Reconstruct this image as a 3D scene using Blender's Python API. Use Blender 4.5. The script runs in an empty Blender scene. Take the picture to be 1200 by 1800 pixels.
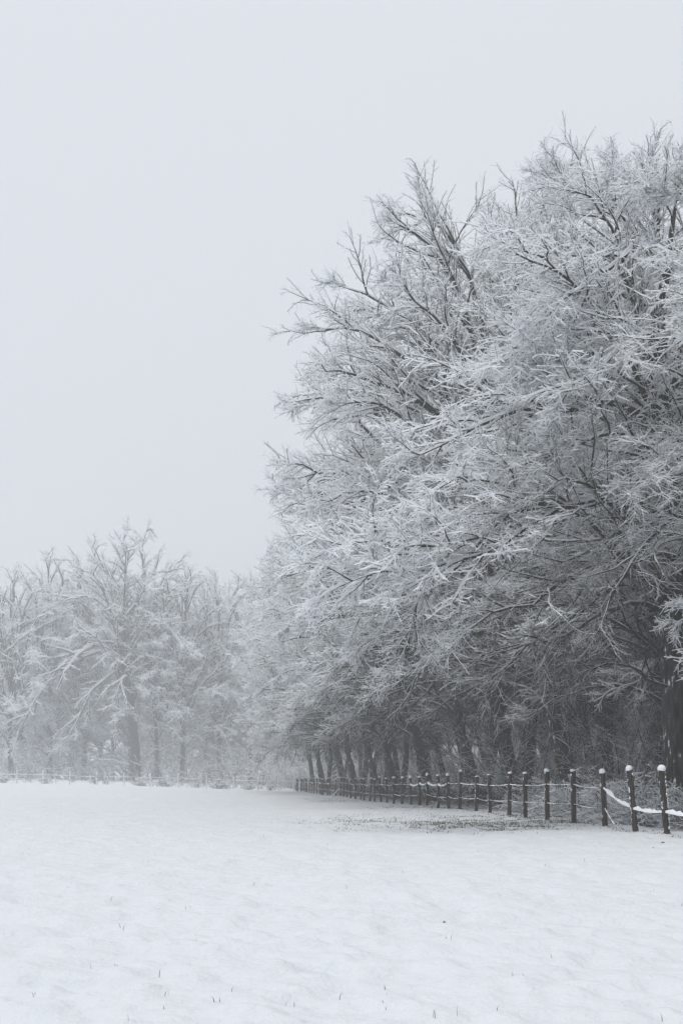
import bpy, math, random
import numpy as np

# ------------------------------------------------------------------ camera, world, sun, exposure
SC = bpy.context.scene
COL = SC.collection
F, HZ, EYE = 1900.0, 1372.7, 1.04          # focal length in photo pixels, horizon row, eye height

cam_data = bpy.data.cameras.new('camera')
cam = bpy.data.objects.new('camera', cam_data)
COL.objects.link(cam)
cam.location = (0, 0, EYE)
cam.rotation_euler = (math.radians(90), 0, 0)
cam_data.sensor_fit = 'VERTICAL'
cam_data.sensor_height = 36.0
cam_data.lens = F / 1800.0 * 36.0
cam_data.shift_y = (HZ - 900.0) / 1800.0
cam_data.clip_start = 0.05
cam_data.clip_end = 4000
SC.camera = cam

SUN_EL, SUN_AZ = math.radians(74), math.radians(250)
world = bpy.data.worlds.new('World')
SC.world = world
world.use_nodes = True
nt = world.node_tree
nt.nodes.clear()
w_out = nt.nodes.new('ShaderNodeOutputWorld')
w_bg = nt.nodes.new('ShaderNodeBackground')
w_bg.inputs['Strength'].default_value = 0.1
w_sky = nt.nodes.new('ShaderNodeTexSky')
w_sky.sky_type = 'NISHITA'
w_sky.sun_disc = False
w_sky.sun_elevation = SUN_EL
w_sky.sun_rotation = SUN_AZ
w_sky.air_density = 1.5
w_sky.dust_density = 4.0
w_mix = nt.nodes.new('ShaderNodeMix')
w_mix.data_type = 'RGBA'
w_mix.inputs['Factor'].default_value = 0.93       # closed cloud cover over the clear sky
# even cloud deck, a little brighter towards the zenith
w_tc = nt.nodes.new('ShaderNodeTexCoord')
w_sep = nt.nodes.new('ShaderNodeSeparateXYZ')
w_map = nt.nodes.new('ShaderNodeMapRange')
w_map.inputs['From Min'].default_value = 0.0
w_map.inputs['From Max'].default_value = 1.0
w_map.inputs['To Min'].default_value = 7.85
w_map.inputs['To Max'].default_value = 9.0
w_col = nt.nodes.new('ShaderNodeMix')
w_col.data_type = 'RGBA'
w_col.blend_type = 'MULTIPLY'
w_col.inputs['Factor'].default_value = 1.0
w_col.inputs['A'].default_value = (0.94, 0.98, 1.04, 1)
L = nt.links.new
L(w_tc.outputs['Generated'], w_sep.inputs[0])
L(w_sep.outputs['Z'], w_map.inputs['Value'])
L(w_map.outputs[0], w_col.inputs['B'])
L(w_sky.outputs[0], w_mix.inputs['A'])
L(w_col.outputs['Result'], w_mix.inputs['B'])
L(w_mix.outputs['Result'], w_bg.inputs['Color'])
L(w_bg.outputs[0], w_out.inputs['Surface'])

sun_data = bpy.data.lights.new('sun', 'SUN')
sun_data.energy = 1.5
sun_data.angle = math.radians(40)
sun_data.color = (1.0, 0.985, 0.96)
sun = bpy.data.objects.new('sun', sun_data)
COL.objects.link(sun)
sun.rotation_euler = (math.radians(90) - SUN_EL, 0, math.radians(-55))

SC.view_settings.view_transform = 'Standard'
SC.view_settings.look = 'None'
SC.view_settings.exposure = 0.0
SC.view_settings.gamma = 1.0
SC.view_settings.use_curve_mapping = False
SC.render.engine = 'CYCLES'
SC.cycles.max_bounces = 6
SC.cycles.diffuse_bounces = 4
SC.cycles.volume_bounces = 1
SC.cycles.use_denoising = True

HAZE_DENSITY = 0.0027

# ------------------------------------------------------------------ small helpers
def at(px, py, y):
    """a point of the place seen at photo pixel (px, py) at depth y"""
    return np.array([(px - 600.0) * y / F, y, EYE + (HZ - py) * y / F])

def sstep(a, b, x):
    t = np.clip((np.asarray(x, float) - a) / (b - a), 0, 1)
    return t * t * (3 - 2 * t)

def hash2(ix, iy, seed):
    h = (ix.astype(np.int64) * 374761393 + iy.astype(np.int64) * 668265263 + seed * 1442695041) & 0xffffffff
    h = ((h ^ (h >> 13)) * 1274126177) & 0xffffffff
    return ((h ^ (h >> 16)) & 0xffff) / 65535.0

def vnoise(x, y, seed=0):
    x = np.asarray(x, float); y = np.asarray(y, float)
    ix = np.floor(x); iy = np.floor(y)
    fx = x - ix; fy = y - iy
    fx = fx * fx * fx * (fx * (fx * 6 - 15) + 10); fy = fy * fy * fy * (fy * (fy * 6 - 15) + 10)
    a = hash2(ix, iy, seed); b = hash2(ix + 1, iy, seed)
    c = hash2(ix, iy + 1, seed); d = hash2(ix + 1, iy + 1, seed)
    return (a * (1 - fx) + b * fx) * (1 - fy) + (c * (1 - fx) + d * fx) * fy - 0.5

def fence_x(y):
    return 8.9 - 0.124 * y

def ground_base(x, y):
    x = np.asarray(x, float); y = np.asarray(y, float)
    rise = 0.78 * np.clip((-5.0 - x) / 27.0, 0, 1.6) * sstep(15, 108, y)
    wood = x - fence_x(y)
    bank = -0.10 * sstep(0.3, 1.6, wood) * (1 - sstep(1.8, 3.5, wood)) + 0.35 * sstep(2, 12, wood)
    return rise + bank * sstep(15, 22, y) * (1 - sstep(108, 118, y))

def ground_z(x, y):
    x = np.asarray(x, float); y = np.asarray(y, float)
    z = ground_base(x, y)
    z = z + 0.16 * vnoise(x / 9.0, y / 9.0, 3) * sstep(3, 12, y) + 0.06 * vnoise(x / 3.1, y / 3.1, 4)
    warp = 0.25 * vnoise(x / 0.9, y / 0.9, 11)
    z = z + 0.045 * vnoise(x / 0.95 + warp, y / 0.8, 5) + 0.045 * vnoise(x / 0.42, y / 0.36 + warp, 6)
    z = z + 0.050 * vnoise(x / 0.19 + 3.1 + warp, y / 0.17, 7) + 0.028 * vnoise(x / 0.1, y / 0.09, 8)
    # footprints of hummocks: small hollows
    h = vnoise(x / 0.55 + 40.2, y / 0.5, 9)
    z = z - 0.05 * sstep(0.30, 0.48, h)
    return z

def tag(o, label=None, cat=None, group=None, kind=None):
    if label: o['label'] = label
    if cat: o['category'] = cat
    if group: o['group'] = group
    if kind: o['kind'] = kind
    return o

def empty(name, loc, rz=0.0, sc=1.0):
    o = bpy.data.objects.new(name, None)
    COL.objects.link(o)
    o.location = tuple(float(v) for v in loc)
    o.rotation_euler = (0, 0, rz)
    o.scale = (sc, sc, sc)
    o.empty_display_size = 0.3
    return o

def link(name, me, parent=None):
    o = bpy.data.objects.new(name, me)
    COL.objects.link(o)
    if parent is not None:
        o.parent = parent
    return o

def copy_tree(o, parent=None):
    c = o.copy()
    COL.objects.link(c)
    c.parent = parent
    for ch in list(o.children):
        copy_tree(ch, c)
    return c

class Geo:
    """collects quads (and triangles as degenerate-free tri lists) with numpy"""
    def __init__(self):
        self.v, self.q, self.m, self.n = [], [], [], 0
    def add(self, V, Q, mat=0):
        V = np.asarray(V, np.float32).reshape(-1, 3)
        Q = np.asarray(Q, np.int64).reshape(-1, 4)
        self.v.append(V); self.q.append(Q + self.n)
        self.m.append(np.full(len(Q), mat, np.int32))
        self.n += len(V)
        return self
    def data(self):
        return np.concatenate(self.v), np.concatenate(self.q), np.concatenate(self.m)
    def mesh(self, name, mats, smooth=True):
        V, Q, M = self.data()
        return mesh_np(name, V, Q, M, mats, smooth)
    def build(self, name, mats, parent=None, smooth=True):
        return link(name, self.mesh(name, mats, smooth), parent)

def mesh_np(name, V, Q, M, mats, smooth=True):
    me = bpy.data.meshes.new(name)
    me.vertices.add(len(V))
    me.vertices.foreach_set('co', np.ascontiguousarray(V, np.float32).ravel())
    me.loops.add(len(Q) * 4)
    me.loops.foreach_set('vertex_index', np.ascontiguousarray(Q, np.int32).ravel())
    me.polygons.add(len(Q))
    me.polygons.foreach_set('loop_start', np.arange(0, len(Q) * 4, 4, dtype=np.int32))
    if not isinstance(mats, (list, tuple)):
        mats = [mats]
    for m in mats:
        me.materials.append(m)
    me.polygons.foreach_set('material_index', np.ascontiguousarray(M, np.int32))
    me.polygons.foreach_set('use_smooth', np.full(len(Q), smooth, bool))
    me.update(calc_edges=True)
    return me

UP = np.array([0, 0, 1.0])

def norm(a):
    return a / np.maximum(np.linalg.norm(a, axis=-1, keepdims=True), 1e-9)

def frames(P):
    """tangent, 'up' across the tangent, side, and how level each point lies"""
    T = np.empty_like(P)
    T[:, 1:-1] = P[:, 2:] - P[:, :-2]
    T[:, 0] = P[:, 1] - P[:, 0]
    T[:, -1] = P[:, -1] - P[:, -2]
    T = norm(T)
    hor = np.sqrt(np.maximum(1 - T[..., 2] ** 2, 0))
    ref = np.where(hor[..., None] > 0.15, UP, np.array([0.25, -0.97, 0.0]))
    U = norm(ref - (ref * T).sum(-1, keepdims=True) * T)
    S = np.cross(T, U)
    return T, U, S, hor

def strip(P, offs, closed):
    """rings of K points per path point: offs is a list of K arrays [M,Q,3]; returns verts and quads"""
    M, Q, _ = P.shape
    K = len(offs)
    V = np.stack([P + o for o in offs], axis=2)                     # M,Q,K,3
    idx = np.arange(M * Q * K).reshape(M, Q, K)
    a = idx[:, :-1]; b = idx[:, 1:]
    if closed:
        a2 = np.roll(a, -1, axis=2); b2 = np.roll(b, -1, axis=2)
        quads = np.stack([a, b, b2, a2], axis=-1)
    else:
        quads = np.stack([a[..., :-1], b[..., :-1], b[..., 1:], a[..., 1:]], axis=-1)
    return V.reshape(-1, 3), quads.reshape(-1, 4)

def tube(geo, P, R, K=8, mat=0):
    T, U, S, hor = frames(P)
    offs = []
    for k in range(K):
        a = 2 * math.pi * k / K
        offs.append(R[..., None] * (math.cos(a) * U + math.sin(a) * S))
    V, Q = strip(P, offs, True)
    geo.add(V, Q, mat)

def under_bark(geo, P, R, pts=3):
    """the lower half of a thin twig (its upper half is under snow)"""
    T, U, S, hor = frames(P)
    r = R[..., None]
    if pts == 2:
        offs = [S * r - U * r * 0.3, -S * r - U * r * 0.3]
    else:
        offs = [S * r, -U * r * 1.1, -S * r]
    V, Q = strip(P, offs, False)
    geo.add(V, Q)

def snow_ridge(geo, P, R, W, H, pts=3, rng=None, lump=0.45, seat=0.0):
    """snow lying along the upper side of a branch: W half width, H height above the bark; seat lifts its edges up the bark"""
    T, U, S, hor = frames(P)
    M, Q, _ = P.shape
    lv = 0.3 + 0.7 * hor
    if rng is not None:
        lv = lv * (1 - lump + 2 * lump * rng.random((M, Q)))
    W = (W * np.clip(lv, 0.55, 1.25))
    H = R + np.minimum(H * lv, 1.9 * W)
    e = (R * seat)[..., None]
    W = W[..., None]; H = H[..., None]
    if pts == 3:
        offs = [S * W + U * e, U * H, -S * W + U * e]
    else:
        k = e + (H - e) * 0.74
        offs = [S * W + U * e, S * W * 0.74 + U * k, U * H, -S * W * 0.74 + U * k, -S * W + U * e]
    V, Qd = strip(P, offs, False)
    geo.add(V, Qd)

# ------------------------------------------------------------------ materials
def mat_new(name):
    m = bpy.data.materials.new(name)
    m.use_nodes = True
    t = m.node_tree
    b = t.nodes['Principled BSDF']
    return m, t, b

def N(t, kind, **kw):
    n = t.nodes.new(kind)
    for k, v in kw.items():
        if hasattr(n, k):
            setattr(n, k, v)
        else:
            n.inputs[k].default_value = v
    return n

def mixc(t, fac, a, b):
    n = t.nodes.new('ShaderNodeMix'); n.data_type = 'RGBA'
    for sock, v in (('Factor', fac), ('A', a), ('B', b)):
        if isinstance(v, (tuple, float, int)):
            n.inputs[sock].default_value = v if not isinstance(v, tuple) else (*v, 1)
        else:
            t.links.new(v, n.inputs[sock])
    return n.outputs['Result']

def ramp(t, src, a, b, lo=0.0, hi=1.0):
    n = t.nodes.new('ShaderNodeMapRange')
    n.interpolation_type = 'SMOOTHSTEP'
    n.inputs['From Min'].default_value = a; n.inputs['From Max'].default_value = b
    n.inputs['To Min'].default_value = lo; n.inputs['To Max'].default_value = hi
    t.links.new(src, n.inputs['Value'])
    return n.outputs[0]

def math_(t, op, a, b=None):
    n = t.nodes.new('ShaderNodeMath'); n.operation = op
    for i, v in enumerate((a, b)):
        if v is None: continue
        if isinstance(v, (int, float)): n.inputs[i].default_value = v
        else: t.links.new(v, n.inputs[i])
    return n.outputs[0]

SNOW = (0.89, 0.91, 0.93)

def make_snow(name, col=SNOW, bump=0.25, scale=60, through=0.0):
    m, t, b = mat_new(name)
    g = N(t, 'ShaderNodeNewGeometry')
    n = N(t, 'ShaderNodeTexNoise'); n.inputs['Scale'].default_value = scale; n.inputs['Detail'].default_value = 3
    t.links.new(g.outputs['Position'], n.inputs['Vector'])
    c = mixc(t, n.outputs['Fac'], tuple(v * 0.94 for v in col), tuple(min(1, v * 1.03) for v in col))
    t.links.new(c, b.inputs['Base Color'])
    b.inputs['Roughness'].default_value = 0.75
    b.inputs['Specular IOR Level'].default_value = 0.15
    bp = N(t, 'ShaderNodeBump'); bp.inputs['Strength'].default_value = bump; bp.inputs['Distance'].default_value = 0.01
    t.links.new(n.outputs['Fac'], bp.inputs['Height'])
    t.links.new(bp.outputs[0], b.inputs['Normal'])
    if through > 0:                                  # loose fresh snow lets light through
        tr = N(t, 'ShaderNodeBsdfTranslucent')
        t.links.new(c, tr.inputs['Color'])
        mx = N(t, 'ShaderNodeMixShader'); mx.inputs[0].default_value = through
        t.links.new(b.outputs[0], mx.inputs[1]); t.links.new(tr.outputs[0], mx.inputs[2])
        t.links.new(mx.outputs[0], t.nodes['Material Output'].inputs['Surface'])
    return m

def make_bark(name, dark, light, frost=0.0, top=0.45):
    """bark with streaks, moss tint, and stuck snow: frost = share of the windward side plastered"""
    m, t, b = mat_new(name)
    g = N(t, 'ShaderNodeNewGeometry')
    tc = N(t, 'ShaderNodeTexCoord')
    mp = N(t, 'ShaderNodeMapping'); mp.inputs['Scale'].default_value = (9, 9, 1.6)
    t.links.new(tc.outputs['Object'], mp.inputs['Vector'])
    n1 = N(t, 'ShaderNodeTexNoise'); n1.inputs['Scale'].default_value = 1.5; n1.inputs['Detail'].default_value = 6
    t.links.new(mp.outputs[0], n1.inputs['Vector'])
    n2 = N(t, 'ShaderNodeTexNoise'); n2.inputs['Scale'].default_value = 0.9; n2.inputs['Detail'].default_value = 3
    t.links.new(tc.outputs['Object'], n2.inputs['Vector'])
    c = mixc(t, ramp(t, n1.outputs['Fac'], 0.3, 0.7), dark, light)
    c = mixc(t, ramp(t, n2.outputs['Fac'], 0.52, 0.75, 0, 0.55), c, (0.075, 0.072, 0.042))
    n3 = N(t, 'ShaderNodeTexNoise'); n3.inputs['Scale'].default_value = 7; n3.inputs['Detail'].default_value = 5
    t.links.new(g.outputs['Position'], n3.inputs['Vector'])
    sp = N(t, 'ShaderNodeSeparateXYZ'); t.links.new(g.outputs['Normal'], sp.inputs[0])
    jit = math_(t, 'MULTIPLY', math_(t, 'SUBTRACT', n3.outputs['Fac'], 0.5), 1.3)
    upm = ramp(t, math_(t, 'ADD', sp.outputs['Z'], jit), top, top + 0.18)
    fac = upm
    if frost > 0:
        wind = math_(t, 'ADD', math_(t, 'MULTIPLY', sp.outputs['X'], -0.5), math_(t, 'MULTIPLY', sp.outputs['Y'], -0.35))
        strk = math_(t, 'MULTIPLY', math_(t, 'SUBTRACT', n1.outputs['Fac'], 0.5), 1.7)
        wm = ramp(t, math_(t, 'ADD', wind, math_(t, 'ADD', math_(t, 'MULTIPLY', jit, 0.7), strk)), 0.75 - frost, 1.0 - frost)
        fac = math_(t, 'MAXIMUM', upm, wm)
    c = mixc(t, fac, c, SNOW)
    t.links.new(c, b.inputs['Base Color'])
    b.inputs['Roughness'].default_value = 0.9
    b.inputs['Specular IOR Level'].default_value = 0.15
    bp = N(t, 'ShaderNodeBump'); bp.inputs['Strength'].default_value = 0.6; bp.inputs['Distance'].default_value = 0.03
    t.links.new(n1.outputs['Fac'], bp.inputs['Height'])
    t.links.new(bp.outputs[0], b.inputs['Normal'])
    return m

M_SNOW = make_snow('snow_on_branches', col=(0.93, 0.945, 0.96), through=0.30)
M_CAP = make_snow('snow_cap', bump=0.5, scale=40)
M_BARK = make_bark('beech_bark', (0.018, 0.017, 0.016), (0.075, 0.071, 0.062), frost=0.0, top=0.62)
M_BARK_EDGE = make_bark('edge_beech_bark', (0.018, 0.017, 0.016), (0.080, 0.076, 0.066), frost=0.03, top=0.62)
M_BARK_FAR = make_bark('frost_haze_bark', (0.05, 0.05, 0.05), (0.10, 0.10, 0.10), frost=0.42, top=0.45)  # frost made heavier, so its paleness also stands in for thicker haze
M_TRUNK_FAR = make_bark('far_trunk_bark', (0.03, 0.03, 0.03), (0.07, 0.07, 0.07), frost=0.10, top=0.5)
M_TWIG = make_bark('twig_bark', (0.022, 0.020, 0.019), (0.05, 0.045, 0.041), frost=0.0, top=0.75)

def make_wood():
    m, t, b = mat_new('weathered_fence_wood')
    g = N(t, 'ShaderNodeNewGeometry')
    mp = N(t, 'ShaderNodeMapping'); mp.inputs['Scale'].default_value = (30, 30, 2.2)
    t.links.new(g.outputs['Position'], mp.inputs['Vector'])
    n1 = N(t, 'ShaderNodeTexNoise'); n1.inputs['Scale'].default_value = 1.4; n1.inputs['Detail'].default_value = 7
    t.links.new(mp.outputs[0], n1.inputs['Vector'])
    c = mixc(t, ramp(t, n1.outputs['Fac'], 0.32, 0.68), (0.020, 0.016, 0.014), (0.075, 0.058, 0.048))
    n3 = N(t, 'ShaderNodeTexNoise'); n3.inputs['Scale'].default_value = 11; n3.inputs['Detail'].default_value = 4
    t.links.new(g.outputs['Position'], n3.inputs['Vector'])
    sp = N(t, 'ShaderNodeSeparateXYZ'); t.links.new(g.outputs['Normal'], sp.inputs[0])
    side = math_(t, 'ADD', math_(t, 'MULTIPLY', sp.outputs['X'], -0.5), math_(t, 'MULTIPLY', n3.outputs['Fac'], 1.2))
    fac = math_(t, 'MAXIMUM', ramp(t, side, 1.12, 1.22), ramp(t, sp.outputs['Z'], 0.55, 0.7))
    c = mixc(t, fac, c, SNOW)
    t.links.new(c, b.inputs['Base Color'])
    b.inputs['Roughness'].default_value = 0.85
    b.inputs['Specular IOR Level'].default_value = 0.2
    bp = N(t, 'ShaderNodeBump'); bp.inputs['Strength'].default_value = 0.7; bp.inputs['Distance'].default_value = 0.012
    t.links.new(n1.outputs['Fac'], bp.inputs['Height'])
    t.links.new(bp.outputs[0], b.inputs['Normal'])
    return m
M_WOOD = make_wood()

def make_plain(name, a, b_, scale=8.0, rough=0.9, frost=0.0):
    m, t, b = mat_new(name)
    g = N(t, 'ShaderNodeNewGeometry')
    n = N(t, 'ShaderNodeTexNoise'); n.inputs['Scale'].default_value = scale; n.inputs['Detail'].default_value = 4
    t.links.new(g.outputs['Position'], n.inputs['Vector'])
    c = mixc(t, ramp(t, n.outputs['Fac'], 0.3, 0.7), a, b_)
    if frost > 0:
        n2 = N(t, 'ShaderNodeTexNoise'); n2.inputs['Scale'].default_value = scale * 3.1; n2.inputs['Detail'].default_value = 2
        t.links.new(g.outputs['Position'], n2.inputs['Vector'])
        c = mixc(t, ramp(t, n2.outputs['Fac'], 0.62 - frost * 0.3, 0.68 - frost * 0.3), c, SNOW)
    t.links.new(c, b.inputs['Base Color'])
    b.inputs['Roughness'].default_value = rough
    b.inputs['Specular IOR Level'].default_value = 0.15
    return m
M_GRASS = make_plain('winter_grass', (0.045, 0.05, 0.035), (0.10, 0.10, 0.07), 3.0)
M_LEAF = make_plain('dead_leaves', (0.04, 0.028, 0.02), (0.10, 0.065, 0.04), 6.0, frost=0.3)
M_SOIL = make_plain('frozen_soil', (0.03, 0.025, 0.02), (0.07, 0.06, 0.05), 30.0, frost=0.25)
M_ROPE = make_plain('dark_rope', (0.03, 0.027, 0.025), (0.07, 0.065, 0.06), 40.0)

def make_ground():
    m, t, b = mat_new('snow_field')
    g = N(t, 'ShaderNodeNewGeometry')
    pos = g.outputs['Position']
    def noise(sc, det=4, rough=0.55):
        n = N(t, 'ShaderNodeTexNoise'); n.inputs['Scale'].default_value = sc
        n.inputs['Detail'].default_value = det; n.inputs['Roughness'].default_value = rough
        t.links.new(pos, n.inputs['Vector'])
        return n.outputs['Fac']
    nf = noise(24, 5); nm = noise(7.5, 4); nb = noise(0.6, 3); nl = noise(9, 6, 0.7)
    c = mixc(t, nm, (0.645, 0.667, 0.69), (0.69, 0.71, 0.73))
    # behind the fence the canopy kept part of the snow off: litter and soil between
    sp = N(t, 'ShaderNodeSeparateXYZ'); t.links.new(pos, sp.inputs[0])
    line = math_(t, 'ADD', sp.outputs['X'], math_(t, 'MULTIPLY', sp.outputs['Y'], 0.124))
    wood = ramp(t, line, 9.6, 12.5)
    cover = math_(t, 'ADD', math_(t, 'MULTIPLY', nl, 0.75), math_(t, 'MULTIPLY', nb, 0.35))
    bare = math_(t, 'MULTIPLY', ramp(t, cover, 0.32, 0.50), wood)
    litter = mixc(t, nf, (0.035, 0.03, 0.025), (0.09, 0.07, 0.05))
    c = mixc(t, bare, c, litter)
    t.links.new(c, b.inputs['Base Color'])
    b.inputs['Roughness'].default_value = 0.8
    b.inputs['Specular IOR Level'].default_value = 0.12
    b1 = N(t, 'ShaderNodeBump'); b1.inputs['Strength'].default_value = 0.35; b1.inputs['Distance'].default_value = 0.02
    t.links.new(nf, b1.inputs['Height'])
    b2 = N(t, 'ShaderNodeBump'); b2.inputs['Strength'].default_value = 0.42; b2.inputs['Distance'].default_value = 0.09
    t.links.new(nm, b2.inputs['Height']); t.links.new(b1.outputs[0], b2.inputs['Normal'])
    t.links.new(b2.outputs[0], b.inputs['Normal'])
    return m
M_GROUND = make_ground()

# ------------------------------------------------------------------ ground: one sheet, finer towards the field in front
def build_ground():
    rad = np.concatenate([[0.01, 1.0, 2.0], np.geomspace(3.6, 150, 470), np.geomspace(160, 520, 14)])
    front = np.linspace(math.radians(60), math.radians(120), 200)
    rest = np.linspace(math.radians(120), math.radians(420), 60)[1:-1]
    ang = np.concatenate([front, rest])
    Rr, A = np.meshgrid(rad, ang, indexing='ij')
    X = Rr * np.cos(A); Y = Rr * np.sin(A)
    Z = ground_z(X, Y)
    V = np.stack([X, Y, Z], -1).reshape(-1, 3)
    n, k = Rr.shape
    i = np.arange(n * k).reshape(n, k)
    a = i[:-1]; b = i[1:]
    Q = np.stack([a, b, np.roll(b, -1, 1), np.roll(a, -1, 1)], -1).reshape(-1, 4)
    g = Geo().add(V, Q)
    o = g.build('ground', M_GROUND)
    tag(o, 'snow covered field with soft hummocks and bare litter under the wood', 'ground', kind='structure')
build_ground()

# ------------------------------------------------------------------ tree growing
def grow(B, D, Ln, Q, rng, wob=0.15, drop=0.0, lift=0.0):
    """paths starting at B along D, M of them, Q points each; drop bends the tip down, lift bends it up"""
    M = len(B)
    P = np.empty((M, Q, 3)); P[:, 0] = B
    d = norm(D)
    step = (Ln / (Q - 1))[:, None]
    for q in range(1, Q):
        f = q / (Q - 1)
        d = norm(d + rng.normal(0, wob, (M, 3)) + UP * (lift - drop * f))
        P[:, q] = P[:, q - 1] + d * step
    return P

def spawn(P, Ln, n, s0, s1, a0, a1, len_fn, Q, rng, wob=0.12, drop=0.0, lift=0.0, rise=0.05, flat=0.25):
    """n children on every path, alternating left and right in a roughly level spray"""
    M, Qp, _ = P.shape
    s = s0 + (s1 - s0) * (np.arange(n)[None, :] + rng.random((M, n))) / n
    s = s0 + (s1 - s0) * ((s - s0) / (s1 - s0)) ** 0.85
    u = s * (Qp - 1)
    i = np.clip(u.astype(int), 0, Qp - 2)
    f = (u - i)[..., None]
    r = np.arange(M)[:, None]
    A = P[r, i]; Bq = P[r, i + 1]
    pos = A * (1 - f) + Bq * f
    T = norm(Bq - A)
    ref = np.where((np.abs(T[..., 2:3]) < 0.9), UP, norm(np.array([0.6, -0.8, 0.0])))
    S = norm(np.cross(T, ref))
    U = np.cross(S, T)
    sgn = np.where((np.arange(n)[None, :] + rng.integers(0, 2, (M, 1))) % 2 == 0, 1.0, -1.0)
    al = np.radians(a0 + (a1 - a0) * rng.random((M, n)))
    roll = rng.normal(0, flat, (M, n)) * math.pi / 2
    side = S * (sgn * np.cos(roll))[..., None] + U * np.sin(roll)[..., None]
    D = T * np.cos(al)[..., None] + side * np.sin(al)[..., None] + UP * rise
    Lc = len_fn(s, Ln[:, None]) * (0.65 + 0.7 * rng.random((M, n)))
    D = D.reshape(-1, 3); Lc = Lc.ravel()
    return grow(pos.reshape(-1, 3), D, Lc, Q, rng, wob, drop, lift), Lc

def plen(P):
    return np.linalg.norm(np.diff(P, axis=1), axis=2).sum(1)

def resample(pts, Q, rng=None, wig=0.0):
    pts = np.asarray(pts, float)
    # Catmull-Rom through the given points, then even steps
    p = np.concatenate([[2 * pts[0] - pts[1]], pts, [2 * pts[-1] - pts[-2]]])
    out = []
    for i in range(1, len(p) - 2):
        t = np.linspace(0, 1, 12, endpoint=False)[:, None]
        a, b, c, d = p[i - 1], p[i], p[i + 1], p[i + 2]
        out.append(0.5 * (2 * b + (c - a) * t + (2 * a - 5 * b + 4 * c - d) * t ** 2 + (3 * b - a - 3 * c + d) * t ** 3))
    out = np.concatenate(out + [p[-2][None]])
    s = np.concatenate([[0], np.cumsum(np.linalg.norm(np.diff(out, axis=0), axis=1))])
    u = np.linspace(0, s[-1], Q)
    R = np.stack([np.interp(u, s, out[:, k]) for k in range(3)], 1)
    if rng is not None and wig > 0:
        w = rng.normal(0, wig, (Q, 3)); w[0] = 0
        R = R + w
    return R

def bez(p0, p1, p2, p3, Q):
    t = np.linspace(0, 1, Q)[:, None]
    return (1 - t) ** 3 * p0 + 3 * (1 - t) ** 2 * t * p1 + 3 * (1 - t) * t * t * p2 + t ** 3 * p3

LQ = 15
def auto_limbs(trunk, n, env, rng, phi0=195.0, inner=0.55, vmin=0.0, vmax=1.0, phis=None):
    """limbs that leave the trunk, arch up and out and end on the crown's uneven outline"""
    z0, H, Rm = env
    tz = trunk[:, 2]
    out = []
    for k in range(n):
        v = vmin + (vmax - vmin) * (k + rng.random()) / n * 0.96
        zT = z0 + (H - z0) * v
        rho = Rm * (max(0.02, 1 - ((v - 0.35) / 0.66) ** 3.2) ** 0.5 if v > 0.35 else 0.82 + 0.18 * v / 0.35)
        ph = math.radians(phi0 + (k * 137.5 + rng.normal(0, 18)) % 360 - 180)
        c = math.cos(ph - math.radians(phi0))
        rho *= (inner + (1 - inner) * (0.5 + 0.5 * c)) * (0.88 + 0.14 * rng.random())
        zA = np.clip(zT * (0.40 + 0.2 * rng.random()) + 1.6, min(3.2, H * 0.3), H * 0.86)
        A = np.array([np.interp(zA, tz, trunk[:, j]) for j in range(3)])
        axis = np.array([np.interp(min(zT, tz[-1]), tz, trunk[:, j]) for j in range(2)])
        T = np.array([axis[0] + rho * math.cos(ph), axis[1] + rho * math.sin(ph), zT])
        d = T - A; dist = np.linalg.norm(d)
        o = norm(np.array([d[0], d[1], 0.0]) + 1e-6)
        p1 = A + (UP * 0.30 + o * 0.16) * dist
        low = 1 - v
        p2 = T - o * dist * 0.32 + UP * dist * (0.24 * low + 0.02 - 0.06 * v)
        P = bez(A, p1, p2, T, LQ)
        w = np.cumsum(rng.normal(0, 0.05, (LQ, 3)), axis=0); w[0] = 0
        out.append(P + w * np.linspace(0, 1, LQ)[:, None] * 1.1)
    return out

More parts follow.
